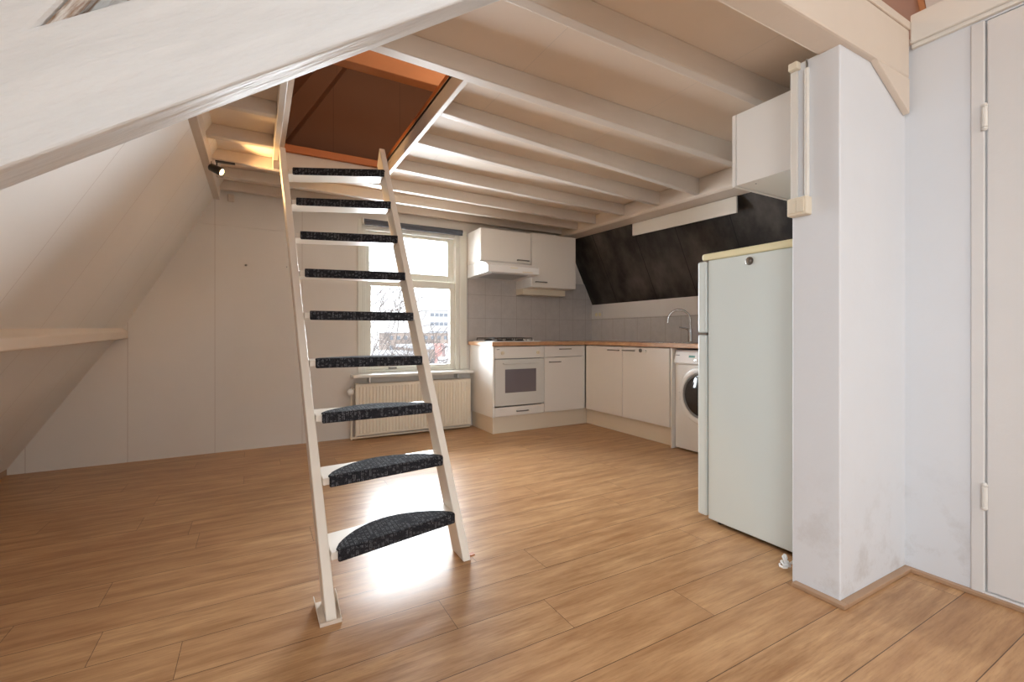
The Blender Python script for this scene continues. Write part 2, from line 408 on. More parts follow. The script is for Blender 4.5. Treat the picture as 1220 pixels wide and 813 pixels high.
joist(-.27, HX0-.072, 3.341, 2.20, 3.341, 2.20, 'short white joist left of the hatch, just in front of the spotlight')
joist(XA, XE, 2.827, 2.20, 2.97, 2.160, 'white ceiling joist starting halfway along the right side of the hatch')
joist(-.27, HX0-.07, 2.86, 2.20, 2.86, 2.20, 'short white joist left of the hatch, halfway along its side')
joist(XA, XE, 2.383, 2.20, 2.55, 2.146, 'white ceiling joist starting right of the hatch near its front corner')
joist(-.27, HX0-.07, 2.36, 2.20, 2.36, 2.20, 'short white joist left of the hatch, close behind the diagonal brace')
joist(-.27, XE, 1.946, 2.20, 1.99, 2.14, 'long white ceiling joist along the front edge of the hatch', .06)
joist(-.27, XE, 1.43, 2.20, 1.40, 2.14, 'long white ceiling joist nearest the tie beam and the partition')
tag(MB().box(HX1, HX1+.028, HY0, HY1+.02, 2.192, CZ+.02).build('hatch_trimmer', 'joist', bevel=.003), 'white trimmer board along the right side of the hatch', 'beam')
tag(MB().box(HX0-.07, HX0-.036, HY0, HY1+.02, 2.192, CZ+.02).build('hatch_trimmer', 'joist', bevel=.004), 'white trimmer board along the left side of the hatch', 'beam')
tag(MB().box(HX0-.07, HX1+.03, HY1+.02, HY1+.075, 2.135, 2.262).build('hatch_header', 'joist', bevel=.003), 'white header board across the far end of the hatch behind the ladder top', 'beam')
tag(MB().box(HX0, HX1, HY1-.004, HY1+.06, 2.263, 2.312).build('hatch_edge_strip', 'orange_wood', bevel=.002), 'orange-brown floor edge strip above the white header at the far hatch edge', 'wood strip')
tag(MB().box(HX1+.001, HX1+.03, HY0, HY1, CZ+.021, CZ+.052).build('hatch_edge_strip', 'orange_wood'), 'dark brown floor edge strip along the right side of the hatch', 'wood strip')
b = MB(); b.prism([(-.37, 2.13), (-.27, 2.13), (-.265, CZ), (-.30, CZ)], 1, .96, FW)
tag(b.build('wall_plate', 'joist', bevel=.004), 'white timber plate where the left roof slope meets the ceiling', 'beam')
tag(MB().box(-.215, -.165, 4.515, FW-.006, 2.12, 2.185).build('joist_block', 'joist', bevel=.008), 'small white block under the last joist at the back wall', 'block')
b = MB(); pk = lambda y, d: [(3.16, y, 2.17+d), (3.18, y, 2.152+d), (3.333-d*.5, y, 2.137+d), (3.255, y, CZ), (3.16, y, CZ)]
b.hull8(pk(1.05, -.055), pk(FW, 0))
tag(b.build('wall_plate', 'joist', bevel=.012, seg=3), 'white timber plate above the black sloping wall', 'beam')
tag(MB().hull8([(3.325, 2.28, 1.965), (3.343, 2.28, 1.965), (3.343, 2.28, 2.098), (3.325, 2.28, 2.098)], [(3.325, 3.43, 1.995), (3.343, 3.43, 1.995), (3.343, 3.43, 2.118), (3.325, 3.43, 2.118)]).build('cover_board', 'trimw', bevel=.003), 'white board hanging below the plate over the black slope', 'board')

# big truss
TY0, TY1 = .848, .95
b = MB(); b.prism([(.70, 2.06), (2.10, 2.072), (CX-.022, 2.072), (CX-.022, 2.275), (.60, 2.275)], 1, TY0, TY1)
t = thing('timber_tie_beam', 'thick cream-white horizontal timber beam resting on the partition at upper right', 'beam', (1.6, .9, 2.06))
b.build('beam', 'cream_beam', t, bevel=.008, seg=2)
MB().box(.6, CX-.022, TY0-.004, TY1, 2.275, 2.308).build('cap_board', 'cream_beam', t, bevel=.004)
b = MB(); b.prism([(2.10, 2.0725), (2.125, 2.058), (CX-.022, 1.925), (CX-.022, 2.0715)], 1, TY0, PY-.001)
b.build('knee_bracket', 'cream_beam', t, bevel=.003, label='triangular knee bracket')
# diagonal brace with the truss leg
t = thing('timber_brace', 'huge white painted diagonal timber across the upper left foreground', 'beam', (0, .9, 1.3))
bz = lambda x: 1.2165+.696*(x+.294)                       # lower edge
BY0, BY1 = .85, .916
up = lambda x: 1.42+.70*(x+.256)
b = MB(); b.prism([(-.60, bz(-.60)), (.60, bz(.60)), (.93, 2.06), (.62, 2.06), (-.256, 1.42), (-.40, 1.32)], 1, BY0, BY1)
b.build('brace', 'beam', t, bevel=.006, seg=3)
b = MB(); 
lx = lambda z: -.256+(z-1.42)*.56
b.prism([(lx(1.0)-.0, 1.0), (lx(1.42), 1.42), (lx(3.2), 3.2), (lx(3.2)-.24, 3.2), (xl(.6)+.02, .6), (xl(.6)+.3, .6)], 1, BY0+.0005, BY1+.05)
b.build('truss_leg', 'beam', t, bevel=.01, seg=3)
b = MB(); b.prism([(lx(1.40)+.001, 1.40), (lx(1.6)+.001, 1.6), (lx(2.2), 2.2), (lx(2.2)+.018, 2.2), (lx(1.6)+.022, 1.6), (lx(1.43)+.02, 1.43)], 1, BY0+.003, BY1+.052)
b.build('flaking_edge', 'beam_rough', t, bevel=.004, label='rough flaking edge of the timber')
# right leg high above the closet wall
b = MB(); b.prism([(3.19, 2.33), (3.25, 2.33), (2.615, 3.59), (2.565, 3.59)], 1, 1.003, 1.03)
tag(b.build('truss_rafter', 'attic_wood', bevel=.004), 'brown rafter glimpsed above the closet wall at the top right', 'beam')
# purlin on left slope (sagging)
b = MB()
def ring(y, dz): return [(-.872, y, .925+dz), (-.872, y, .978+dz), (-.955, y, 1.052+dz), (-1.02, y, 1.052+dz), (-1.02, y, .915+dz), (-.93, y, .915+dz)]
b.hull8(ring(.3, -.035), ring(4.549, .04))
t = thing('roof_purlin', 'cream-white timber purlin running along the left roof slope at waist height', 'beam', (-.95, 2.4, .9))
b.build('purlin_beam', 'cream_beam', t, bevel=.006, seg=2)
b = MB(); b.hull8([(-.945, .3, 1.015), (-.93, .3, 1.055), (-1.0, .3, 1.055), (-1.0, .3, 1.015)], [(-.945, 4.549, 1.09), (-.93, 4.549, 1.125), (-1.0, 4.549, 1.125), (-1.0, 4.549, 1.09)])
b.build('fillet_strip', 'trimw', t, bevel=.004)

# attic above the hatch
struct(MB().prism([(-.35, 2.31), (3.4, 2.31), (2.8, 3.6), (.5, 3.6)], 1, FW-.06, FW+.1).build('wall_attic_back', 'attic'))
struct(MB().prism([(-.20, 2.31), (.651, 3.6), (.60, 3.6), (-.25, 2.31)], 1, .97, FW-.06).build('wall_attic_left', 'attic'))
struct(MB().prism([(xr(2.31), 2.31), (xr(3.6), 3.6), (xr(3.6)+.1, 3.6), (xr(2.31)+.1, 2.31)], 1, 1.0, FW-.06).build('wall_attic_right', 'attic_pale'))
struct(box(.3, 3.3, .95, FW, 3.6, 3.7).build('ceiling_attic', 'attic'))
tag(MB().prism([(2.95, 2.69), (3.04, 2.69), (3.04, 2.95), (2.95, 2.95)], 0, -.05, 3.3).build('collar_beam', 'attic_wood', bevel=.005), 'light brown attic timber seen through the upper part of the hatch', 'beam')
b = MB(); b.prism([(-.18, 2.34), (.63, 3.57), (.79, 3.57), (.035, 2.34)], 1, 4.28, 4.488)
tag(b.build('attic_rafter', 'attic', bevel=.004), 'dark brown sloping attic rafter at the left inside the hatch', 'beam')

# ------------------------------------------------------------------ window 1
w = bpy.data.objects.new('window_1', None); COL.objects.link(w); w.location = (1.4, FW, WZ0); struct(w)
b = MB()
for x0, x1 in ((.846, .884), (1.906, 1.985)): b.box(x0, x1, FW-.018, FW, .62, 2.11)
b.box(.884, 1.906, FW-.018, FW, 2.065, 2.11)
b.build('architrave', 'frame', w, bevel=.004)
b = MB()
b.box(.886, .925, FW, FW+.13, WZ0+.001, WZ1-.001); b.box(1.862, 1.904, FW, FW+.13, WZ0+.001, WZ1-.001)
b.box(.925, 1.862, FW+.02, FW+.13, 2.02, WZ1-.001); b.box(.925, 1.862, FW+.02, FW+.13, WZ0+.001, .645)
b.build('window_frame', 'frame', w, bevel=.004)
def sash(x0, x1, z0, z1, y0, y1, l, r, t, bt, name):
    b = MB(); b.box(x0, x0+l, y0, y1, z0, z1); b.box(x1-r, x1, y0, y1, z0, z1)
    b.box(x0+l, x1-r, y0, y1, z1-t, z1); b.box(x0+l, x1-r, y0, y1, z0, z0+bt)
    o = b.build(name, 'frame', w, bevel=.004)
    MB().box(x0+l, x1-r, (y0+y1)/2-.003, (y0+y1)/2+.003, z0+bt, z1-t).build('pane', 'glass', o)
    return o
sash(.925, 1.862, 1.55, 2.02, FW+.075, FW+.115, .05, .065, .03, .075, 'upper_sash')
s2 = sash(.925, 1.862, .645, 1.55, FW+.03, FW+.072, .055, .055, .075, .035, 'lower_sash')
MB().box(1.15, 1.23, FW+.012, FW+.03, .65, .668).build('sash_lift', 'darksteel', w, bevel=.003)
# sill board over radiator
sl = thing('window_sill', 'white window sill board above the radiator', 'window sill', (1.4, 4.46, .585))
MB().box(.775, 1.995, 4.37, FW-.019, .588, .616).build('sill_board', 'trimw', sl, bevel=.005)
for x in (.93, 1.83): MB().box(x, x+.012, 4.42, FW-.02, .535, .588).build('bracket', 'steel', sl)
# roller blind
t = thing('roller_blind', 'rolled-up dark grey roller blind across the top of the window', 'blind', (1.4, 4.505, 2.06))
MB().tube([(.895, 4.497, 2.085), (1.915, 4.497, 2.085)], .022, 16).build('roll', 'blind', t, smooth=True)
MB().box(.900, 1.910, 4.475, 4.483, 2.044, 2.07).build('bottom_bar', 'blind', t)
MB().box(.880, .894, 4.475, FW-.019, 2.06, 2.112).build('bracket', 'white_plastic', t, bevel=.003)
MB().box(1.916, 1.926, 4.475, FW-.019, 2.06, 2.112).build('bracket', 'white_plastic', t, bevel=.003)

# ------------------------------------------------------------------ radiator
t = thing('radiator', 'cream ribbed panel radiator below the window sill', 'radiator', (1.42, 4.44, .03))
b = MB(); RX0, RX1, RZ0, RZ1 = .805, 1.975, .045, .522
n = 36; b.box(RX0, RX1, 4.412, 4.43, RZ0, RZ1)
wd = (RX1-RX0-.05)/n
for i in range(n):
    x = RX0+.025+i*wd
    b.prism([(x+.004, 4.412), (x+.010, 4.405), (x+wd-.010, 4.405), (x+wd-.004, 4.412)], 2, RZ0+.02, RZ1-.02)
b.build('front_panel', 'rad', t, bevel=.003)
MB().box(RX0+.01, RX1-.01, 4.432, 4.50, RZ0+.02, RZ1-.01).build('convector', 'rad', t)
MB().box(RX0, RX1, 4.408, 4.50, RZ1, RZ1+.006).build('top_grille', 'rad', t, bevel=.002)
MB().tube([(.775, 4.46, 0.001), (.775, 4.46, .47), (.805, 4.46, .48)], .008, 8).build('pipe', 'rad', t, smooth=True)
MB().tube([(.775, 4.44, .022), (1.975, 4.44, .022)], .009, 8).tube([(.81, 4.44, .022), (.81, 4.44, .06)], .008, 8).build('pipe', 'rad', t, smooth=True)
MB().lathe([(.014, 0), (.018, .004), (.018, .02), (.028, .026), (.030, .045), (.028, .062), (.018, .07), (0, .072)], (.768, 4.45, .465), (-.25, -1, -.15), 16).build('thermostat_knob', 'white_plastic', t, smooth=True)
MB().box(.762, .785, 4.44, 4.475, .46, .50).build('valve', 'chrome', t, bevel=.004)

# ------------------------------------------------------------------ kitchen
OY, SX = 3.985, 3.165            # cabinet door planes
def handle(x, y, z, L, axis, parent, name='handle'):
    b = MB()
    if axis == 'x':
        b.box(x-L/2, x+L/2, y-.026, y-.018, z-.005, z+.005)
        for s in (-1, 1): b.box(x+s*(L/2-.008)-.005, x+s*(L/2-.008)+.005, y-.02, y, z-.005, z+.005)
    else:
        b.box(x-.026, x-.018, y-L/2, y+L/2, z-.005, z+.005)
        for s in (-1, 1): b.box(x-.02, x, y+s*(L/2-.008)-.005, y+s*(L/2-.008)+.005, z-.005, z+.005)
    return b.build(name, 'darksteel', parent, bevel=.002)
# oven housing
t = thing('oven_cabinet', 'white base cabinet housing the oven at the left end of the counter', 'cabinet', (2.33, 4.26, .14))
b = MB(); b.box(2.02, 2.038, OY, FW-.01, .173, .878); b.box(2.606, 2.62, OY+.026, FW-.01, .173, .878); b.box(2.038, 2.606, OY+.02, FW-.01, .173, .182); b.box(2.038, 2.606, FW-.03, FW-.01, .183, .878)
b.build('carcass', 'cab', t, bevel=.001)
d = MB().box(2.041, 2.621, OY, OY+.018, .182, .268).build('drawer', 'cabd', t, bevel=.002)
handle(2.352, OY, .222, .14, 'x', d)
ov = thing('oven', 'white built-in oven with dark window under the gas hob', 'oven', (2.33, 4.2, .28))
MB().box(2.055, 2.585, OY+.022, 4.45, .29, .86).build('oven_body', 'grey', ov)
cp = MB().box(2.041, 2.621, OY-.002, OY+.02, .754, .872).build('control_panel', 'cabd', ov, bevel=.003)
for x in (2.128, 2.545):
    MB().lathe([(.020, 0), (.019, .012), (.010, .014), (.009, .024), (0, .025)], (x, OY-.002, .81), (0, -1, 0), 20).build('knob', 'cream', cp, smooth=True)
MB().box(2.062, 2.094, OY-.0035, OY-.002, .842, .847).build('brand_mark', 'black', cp)
dr = MB().box(2.043, 2.621, OY-.004, OY+.02, .280, .745).build('door', 'ovenwhite', ov, bevel=.005)
MB().box(2.155, 2.520, OY-.0065, OY-.004, .41, .645).build('window', 'ovglass', dr, bevel=.002)
MB().box(2.125, 2.545, OY-.034, OY-.02, .697, .713).box(2.130, 2.146, OY-.03, OY-.004, .699, .711).box(2.524, 2.54, OY-.03, OY-.004, .699, .711).build('handle', 'ovenwhite', dr, bevel=.004)
# drawer cabinet
t = thing('drawer_cabinet', 'white base cabinet with one drawer over a door, right of the oven', 'cabinet', (2.88, 4.26, .14))
b = MB(); b.box(2.624, 2.64, OY+.02, FW-.01, .173, .878); b.box(3.13, 3.145, OY+.02, FW-.01, .173, .878); b.box(2.64, 3.13, OY+.02, FW-.01, .173, .182); b.box(2.64, 3.13, FW-.03, FW-.01, .183, .878)
b.build('carcass', 'cab', t)
d = MB().box(2.625, 3.140, OY, OY+.018, .757, .872).build('drawer', 'cabd', t, bevel=.002); handle(2.885, OY, .838, .15, 'x', d)
d = MB().box(2.625, 3.140, OY, OY+.018, .182, .751).build('door', 'cabd', t, bevel=.002); handle(2.752, OY, .704, .145, 'x', d)
box(3.142, 3.162, OY+.004, OY+.018, .182, .872).build('filler_strip', 'cab', t, bevel=.001)
# sink cabinet
t = thing('sink_cabinet', 'white two-door base cabinet under the sink', 'cabinet', (3.44, 3.38, .14))
b = MB(); b.box(SX+.02, 3.70, 3.955, 3.97, .173, .878); b.box(SX, 3.70, 2.782, 2.797, 0.001, .878); b.box(SX+.02, 3.70, 2.797, 3.955, .173, .182); b.box(3.69, 3.704, 2.797, 3.955, .183, .878)
b.build('carcass', 'cab', t)
d = MB().box(SX, SX+.018, 3.408, 3.975, .176, .872).build('door', 'cabd', t, bevel=.002, label='door nearer the corner'); handle(SX, 3.52, .835, .16, 'y', d)
d = MB().box(SX, SX+.018, 2.812, 3.402, .176, .872).build('door', 'cabd', t, bevel=.002, label='door with a round catch, nearer the washing machine'); handle(SX, 3.305, .838, .16, 'y', d)
MB().lathe([(.019, 0), (.019, .006), (.014, .01), (.006, .01), (0, .012)], (SX, 3.156, .843), (-1, 0, 0), 20).build('round_catch', 'darksteel', d, smooth=True)
MB().lathe([(.011, 0), (.011, .012), (0, .014)], (SX, 3.09, .838), (-1, 0, 0), 16).box(SX-.006, SX, 3.10, 3.112, .828, .85).build('lock_catch', 'white_plastic', d, smooth=True)
# plinths
tag(MB().box(2.05, SX+.065, OY+.06, OY+.076, 0.0005, .171).box(2.05, 2.066, OY+.076, FW-.01, 0.0005, .171).build('plinth', 'plinth', bevel=.002), 'cream plinth board below the oven and drawer cabinets', 'plinth')
tag(MB().box(SX+.065, SX+.08, 2.80, OY+.06, 0.0005, .171).build('plinth', 'plinth', bevel=.002), 'cream plinth board below the sink cabinet', 'plinth')
# worktop L
def wood_mat():
    m, nt, b = nmat('oak_worktop'); p, xyz = pos_xyz(nt)
    g = noise(nt, p, 6, 6, .65, (2, 2, 12)); g2 = noise(nt, p, 20, 3, .5)
    c = mix(nt, ramp(nt, g, .3, .7), srgb(170, 122, 86), srgb(206, 164, 122))
    c = mix(nt, math_n(nt, 'MULTIPLY', ramp(nt, g2, .5, .7), .2), c, srgb(150, 100, 66))
    nt.links.new(c, b.inputs['Base Color']); b.inputs['Roughness'].default_value = .3
    return m
M['worktop'] = wood_mat()
b = MB(); b.prism([(2.0, OY-.025), (SX-.025, OY-.025), (SX-.025, 2.12), (3.704, 2.12), (3.704, FW-.009), (2.0, FW-.009)], 2, .880, .918)
tag(b.build('worktop', 'worktop', bevel=.004, seg=3), 'oak L-shaped kitchen worktop over the cabinets and washing machine', 'worktop')
# gas hob
t = thing('gas_hob', 'white four-burner gas hob with black grates on the worktop', 'hob', (2.32, 4.26, .918))
MB().box(2.045, 2.60, OY+.03, 4.49, .9185, .926).build('hob_plate', 'wm', t, bevel=.003)
for x in (2.17, 2.42):
    for y in (4.14, 4.38):
        MB().lathe([(.045, 0), (.045, .008), (.032, .010), (.032, .018), (0, .02)], (x, y, .926), (0, 0, 1), 20).build('burner', 'iron', t, smooth=True)
for x0, x1 in ((2.07, 2.27), (2.32, 2.52)):
    b = MB(); Z = .956
    for y in (4.06, 4.26, 4.46): b.tube([(x0, y, Z-.026), (x0, y, Z), (x1, y, Z), (x1, y, Z-.026)], .0045, 6)
    for x in (x0, x1): b.tube([(x, 4.06, Z), (x, 4.46, Z)], .0045, 6)
    xm = (x0+x1)/2
    for y in (4.14, 4.38):
        for dx in (-.075, .075): b.tube([(xm+dx*1.3, y, Z), (xm+dx*.35, y, Z)], .0045, 6)
    b.build('pan_grate', 'iron', t, smooth=True)
for k in range(4):
    MB().lathe([(.013, 0), (.012, .014), (0, .015)], (2.565, 4.12+k*.09, .926), (0, 0, 1), 14).build('knob', 'white_plastic', t, smooth=True)
# sink and tap
t = thing('kitchen_sink', 'inset stainless steel sink in the worktop beside the tap', 'sink', (3.42, 3.0, .918))
MB().box(3.22, 3.24, 2.66, 3.36, .9185, .9225).box(3.54, 3.55, 2.66, 3.36, .9185, .9225).box(3.24, 3.54, 2.66, 2.68, .9185, .9225).box(3.24, 3.54, 3.34, 3.36, .9185, .9225).build('rim', 'steel', t, bevel=.001)
MB().box(3.24, 3.54, 2.68, 3.34, .9186, .9196).build('bowl', 'darksteel', t)
t = thing('kitchen_tap', 'chrome kitchen tap with a tall curved spout', 'tap', (3.60, 2.95, .92))
TX, TYY = 3.585, 2.935
MB().lathe([(.027, 0), (.026, .006), (.022, .01), (.021, .09), (.023, .11), (.020, .13), (0, .133)], (TX, TYY, .919), (0, 0, 1), 20).build('body', 'chrome', t, smooth=True)
pts = [(TX, TYY, 1.04), (TX, TYY, 1.13)]
ex, ey = 3.44, 3.075
for k in range(1, 13):
    a = math.pi*k/12.0*1.02; c = (1-math.cos(a))/2
    pts.append((TX+(ex-TX)*c, TYY+(ey-TYY)*c, 1.13+.10*math.sin(a)))
pts.append((ex-.002, ey+.002, 1.105))
MB().tube(pts, .0095, 12).build('spout', 'chrome', t, smooth=True)
MB().tube([(TX, TYY, 1.035), (TX-.03, TYY+.03, 1.052), (TX-.085, TYY+.06, 1.062)], [.012, .008, .006], 10).build('lever', 'chrome', t, smooth=True)
# splash socket
t = thing('wall_socket', 'cream double socket on the side wall above the tiles', 'socket', (3.705, 4.4, 1.21))
MB().box(3.697, 3.708, 4.335, 4.47, 1.205, 1.275).build('plate', 'closet', t, bevel=.003)
for y in (4.37, 4.435): MB().lathe([(.022, 0), (.022, .003), (.017, .0035), (.016, .001), (0, .001)], (3.697, y, 1.24), (-1, 0, 0), 20).build('outlet', 'fridge_lid', t, smooth=True)
# washing machine
WXX = 3.195
t = thing('washing_machine', 'white front-loading washing machine under the worktop', 'washing machine', (3.44, 2.49, 0))
MB().box(WXX, 3.69, 2.195, 2.776, .012, .735).box(WXX+.012, 3.69, 2.195, 2.776, .735, .862).build('body', 'wm', t, bevel=.008, seg=3)
b = MB(); b.prism([(WXX+.014, .862), (WXX-.004, .845), (WXX-.016, .775), (WXX-.022, .752), (WXX-.006, .735), (WXX+.014, .735)], 1, 2.197, 2.774)
cp = b.build('control_panel', 'wm', t, bevel=.005, seg=2)
MB().hull8([(WXX-.014, 2.56, .80), (WXX-.014, 2.62, .80), (WXX-.0105, 2.62, .818), (WXX-.0105, 2.56, .818)], [(WXX-.009, 2.56, .80), (WXX-.009, 2.62, .80), (WXX-.006, 2.62, .818), (WXX-.006, 2.56, .818)]).build('display', 'lcd', cp)
MB().hull8([(WXX-.014, 2.72, .812), (WXX-.014, 2.755, .812), (WXX-.0125, 2.755, .820), (WXX-.0125, 2.72, .820)], [(WXX-.009, 2.72, .812), (WXX-.009, 2.755, .812), (WXX-.008, 2.755, .820), (WXX-.008, 2.72, .820)]).build('brand_mark', 'grey', cp)
MB().lathe([(.028, 0), (.026, .018), (0, .02)], (WXX-.014, 2.48, .80), (-1, 0, .15), 24).build('dial', 'chrome', cp, smooth=True)
for y in (2.55, 2.535): MB().lathe([(.007, 0), (.007, .006), (0, .007)], (WXX-.018, y, .782), (-1, 0, .2), 12).build('button', 'chrome', cp, smooth=True)
d = MB().lathe([(.242, 0), (.242, .008), (.235, .018), (.205, .026), (.195, .022), (.19, .010)], (WXX, 2.485, .488), (-1, 0, 0), 48).build('door', 'wm', t, smooth=True)
MB().lathe([(.190, .003), (.190, .020), (.182, .024), (.176, .014)], (WXX, 2.485, .488), (-1, 0, 0), 48).build('rim', 'grey', d, smooth=True)
MB().lathe([(.176, .004), (.170, .020), (.13, .034), (.07, .042), (0, .045)], (WXX, 2.485, .488), (-1, 0, 0), 40).build('porthole_glass', 'darkglass', d, smooth=True)
MB().box(WXX-.03, WXX-.012, 2.70, 2.722, .43, .50).build('handle', 'wm', d, bevel=.004)

# wall cabinets
t = thing('wall_cabinet', 'white wall cabinet above the extractor hood beside the window', 'cabinet', (2.3, 4.37, 1.70))
MB().box(1.99, 2.592, 4.219, FW-.001, 1.745, 2.085).build('carcass', 'cab', t, bevel=.001)
d = MB().box(1.992, 2.590, 4.20, 4.218, 1.757, 2.085).build('door', 'cabd', t, bevel=.002); handle(2.487, 4.20, 1.785, .15, 'x', d)
t = thing('wall_cabinet', 'taller white wall cabinet right of the extractor hood, against the black slope', 'cabinet', (2.9, 4.37, 1.50))
MB().box(2.601, 3.192, 4.219, FW-.009, 1.512, 2.10).build('carcass', 'cab', t, bevel=.001)
MB().box(2.60, 3.18, 4.38, FW-.009, 1.443, 1.5119).build('under_cabinet_light', 'cream', t, bevel=.006, seg=3, label='cream light fitting under the cabinet')
d = MB().box(2.603, 3.195, 4.20, 4.218, 1.512, 2.10).build('door', 'cabd', t, bevel=.002); handle(2.717, 4.20, 1.567, .15, 'x', d)
t = thing('extractor_hood', 'white slim extractor hood under the left wall cabinet', 'extractor hood', (2.3, 4.3, 1.6))
b = MB(); b.prism([(4.21, 1.744), (4.11, 1.725), (4.035, 1.69), (4.035, 1.622), (4.07, 1.618), (FW-.009, 1.602), (FW-.009, 1.744)], 0, 1.991, 2.592)
b.build('housing', 'wm', t, bevel=.005, seg=2)
b = MB(); b.hull8([(2.07, 4.11, 1.6125), (2.50, 4.11, 1.6125), (2.50, 4.45, 1.602), (2.07, 4.45, 1.602)], [(2.07, 4.11, 1.622), (2.50, 4.11, 1.622), (2.50, 4.45, 1.612), (2.07, 4.45, 1.612)])
b.build('grease_filter', 'grey', t)
MB().box(2.25, 2.33, 4.031, 4.037, 1.668, 1.674).build('brand_mark', 'fridge_lid', t)
MB().box(2.39, 2.51, 4.032, 4.036, 1.63, 1.642).build('switch_strip', 'cream', t)

# ------------------------------------------------------------------ fridge
FX = 2.085
t = thing('fridge_freezer', 'tall white fridge-freezer seen from its side, next to the partition', 'fridge', (2.36, 1.37, 0))
MB().box(FX, 2.66, 1.10, 1.594, .022, 1.388).build('body', 'fridge', t, bevel=.006, seg=3)
MB().box(FX-.004, 2.664, 1.095, 1.632, 1.389, 1.426).build('top_lid', 'fridge_lid', t, bevel=.012, seg=4, label='yellowed top lid')
MB().box(FX-.006, 2.664, 1.600, 1.655, .032, .995).build('door', 'fridge', t, bevel=.01, seg=3, label='tall lower door')
MB().box(FX-.006, 2.664, 1.600, 1.655, 1.005, 1.386).build('door', 'fridge', t, bevel=.01, seg=3, label='short upper freezer door')
MB().box(FX-.008, FX+.02, 1.597, 1.65, .9955, 1.0045).build('hinge', 'steel', t)
MB().box(FX-.002, FX+.03, 1.592, 1.64, 1.381, 1.3885).build('hinge', 'darksteel', t)
for x in (FX+.05, 2.60):
    for y in (1.14, 1.55): MB().lathe([(.018, 0), (.018, .022)], (x, y, 0.0005), (0, 0, 1), 12).build('foot', 'black', t)
MB().box(FX+.03, 2.62, 1.12, 1.58, .01, .022).build('base', 'black', t)
tag(MB().lathe([(.020, 0), (.020, .003), (.016, .005), (.010, .0045), (.008, .007), (0, .008)], (FX, 1.361, 1.354), (-1, 0, 0), 24).build('round_magnet', 'darksteel', smooth=True), 'small round metal magnet high on the fridge side', 'magnet')
# cabinet over fridge
t = thing('wall_cabinet', 'white wall cabinet seen from its side high above the fridge', 'cabinet', (2.4, 1.3, 1.735))
MB().box(FX, 2.72, 1.046, 1.430, 1.738, 2.092).build('carcass', 'cab', t, bevel=.001)
MB().box(FX, 2.72, 1.434, 1.453, 1.736, 2.094).build('door', 'cabd', t, bevel=.002)
MB().lathe([(.004, 0), (.004, .002)], (FX+.05, 1.36, 1.738), (0, 0, -1), 10).build('screw', 'darksteel', t)
# conduit, switch
t = thing('cable_conduit', 'white cable conduit running down the partition to the switch', 'conduit', (PX, .985, 1.53))
MB().tube([(PX-.009, .983, 1.535), (PX-.009, .983, 2.035)], .0085, 10).build('tube', 'trimw', t, smooth=True)
MB().tube([(PX-.009, .983, 2.035), (PX-.011, .981, 2.05), (PX-.006, .984, 2.058), (PX-.010, .984, 2.071)], .0035, 8).build('wire', 'darksteel', t, smooth=True)
MB().box(PX-.03, PX, 1.01, 1.044, 2.045, 2.074).build('junction_block', 'cream', t, bevel=.003)
t = thing('light_switch', 'cream double light switch box on the edge of the partition', 'switch', (PX, 1.0, 1.46))
MB().box(PX-.042, PX, .968, 1.042, 1.463, 1.533).build('switch_box', 'cream', t, bevel=.005, seg=3)
for y0, y1 in ((.976, 1.004), (1.006, 1.034)): MB().box(PX-.046, PX-.041, y0, y1, 1.472, 1.524).build('rocker', 'cream', t, bevel=.002)
# power cord heap
random.seed(3)
t = thing('power_cord', 'knotted white power cord on the floor between fridge and partition', 'cord', (1.94, 1.07, 0))
MB().tube([(2.06, 1.068, .05), (2.03, 1.07, .07), (1.99, 1.065, .055), (1.96, 1.08, .05), (1.965, 1.11, .02), (1.98, 1.11, .010)], .0055, 8).build('cord', 'rubber_cord', t, smooth=True)
pts = []
for k in range(26):
    a = k*.85; pts.append((1.955+.028*math.cos(a)+random.uniform(-.006, .006), 1.118+.018*math.sin(a*1.1), .012+.0016*k))
MB().tube(pts, .0052, 8).build('cord_coil', 'rubber_cord', t, smooth=True)

# spotlight
t = thing('spotlight', 'small black spotlight, lit, on a wire below the joists left of the hatch', 'spotlight', (-.21, 3.66, 2.1))
LP = Vector((-.235, 3.64, 2.105)); LD = Vector((.80, -.40, -.42)).normalized()
MB().lathe([(.022, -.045), (.026, -.04), (.028, .02), (.029, .042), (.024, .042), (.022, .03)], LP, LD, 20).build('lamp_head', 'black', t, smooth=True)
MB().lathe([(.022, .031), (.016, .040), (0, .043)], LP, LD, 16).build('bulb', 'bulb', t, smooth=True)
MB().tube([LP, LP+Vector((0, .01, .05)), (-.23, 3.67, 2.175)], .004, 8).box(-.245, -.13, 3.66, 3.69, 2.168, 2.176).build('mount', 'black', t)
tag(MB().tube([(-.268, 3.655, 2.12), (-.268, 3.655, 2.16)], .004, 8).tube([(-.27, 3.655, 2.135), (-.235, 3.652, 2.135)], .002, 6).build('wire_tensioner', 'darksteel'), 'thin metal wire fitting holding the spotlight at the left plate', 'fitting')
# nails/hook on wall
tag(MB().lathe([(.010, 0), (.008, .006), (.003, .009), (.003, .022), (0, .023)], (-.081, FW, 1.594), (0, -1, 0), 10).build('wall_hook', 'darksteel'), 'small dark hook screwed into the back wall', 'hook')
tag(MB().lathe([(.004, 0), (.004, .015)], (.235, FW, 1.60), (0, -1, 0), 8).build('wall_nail', 'darksteel'), 'tiny nail in the back wall behind the ladder', 'nail')

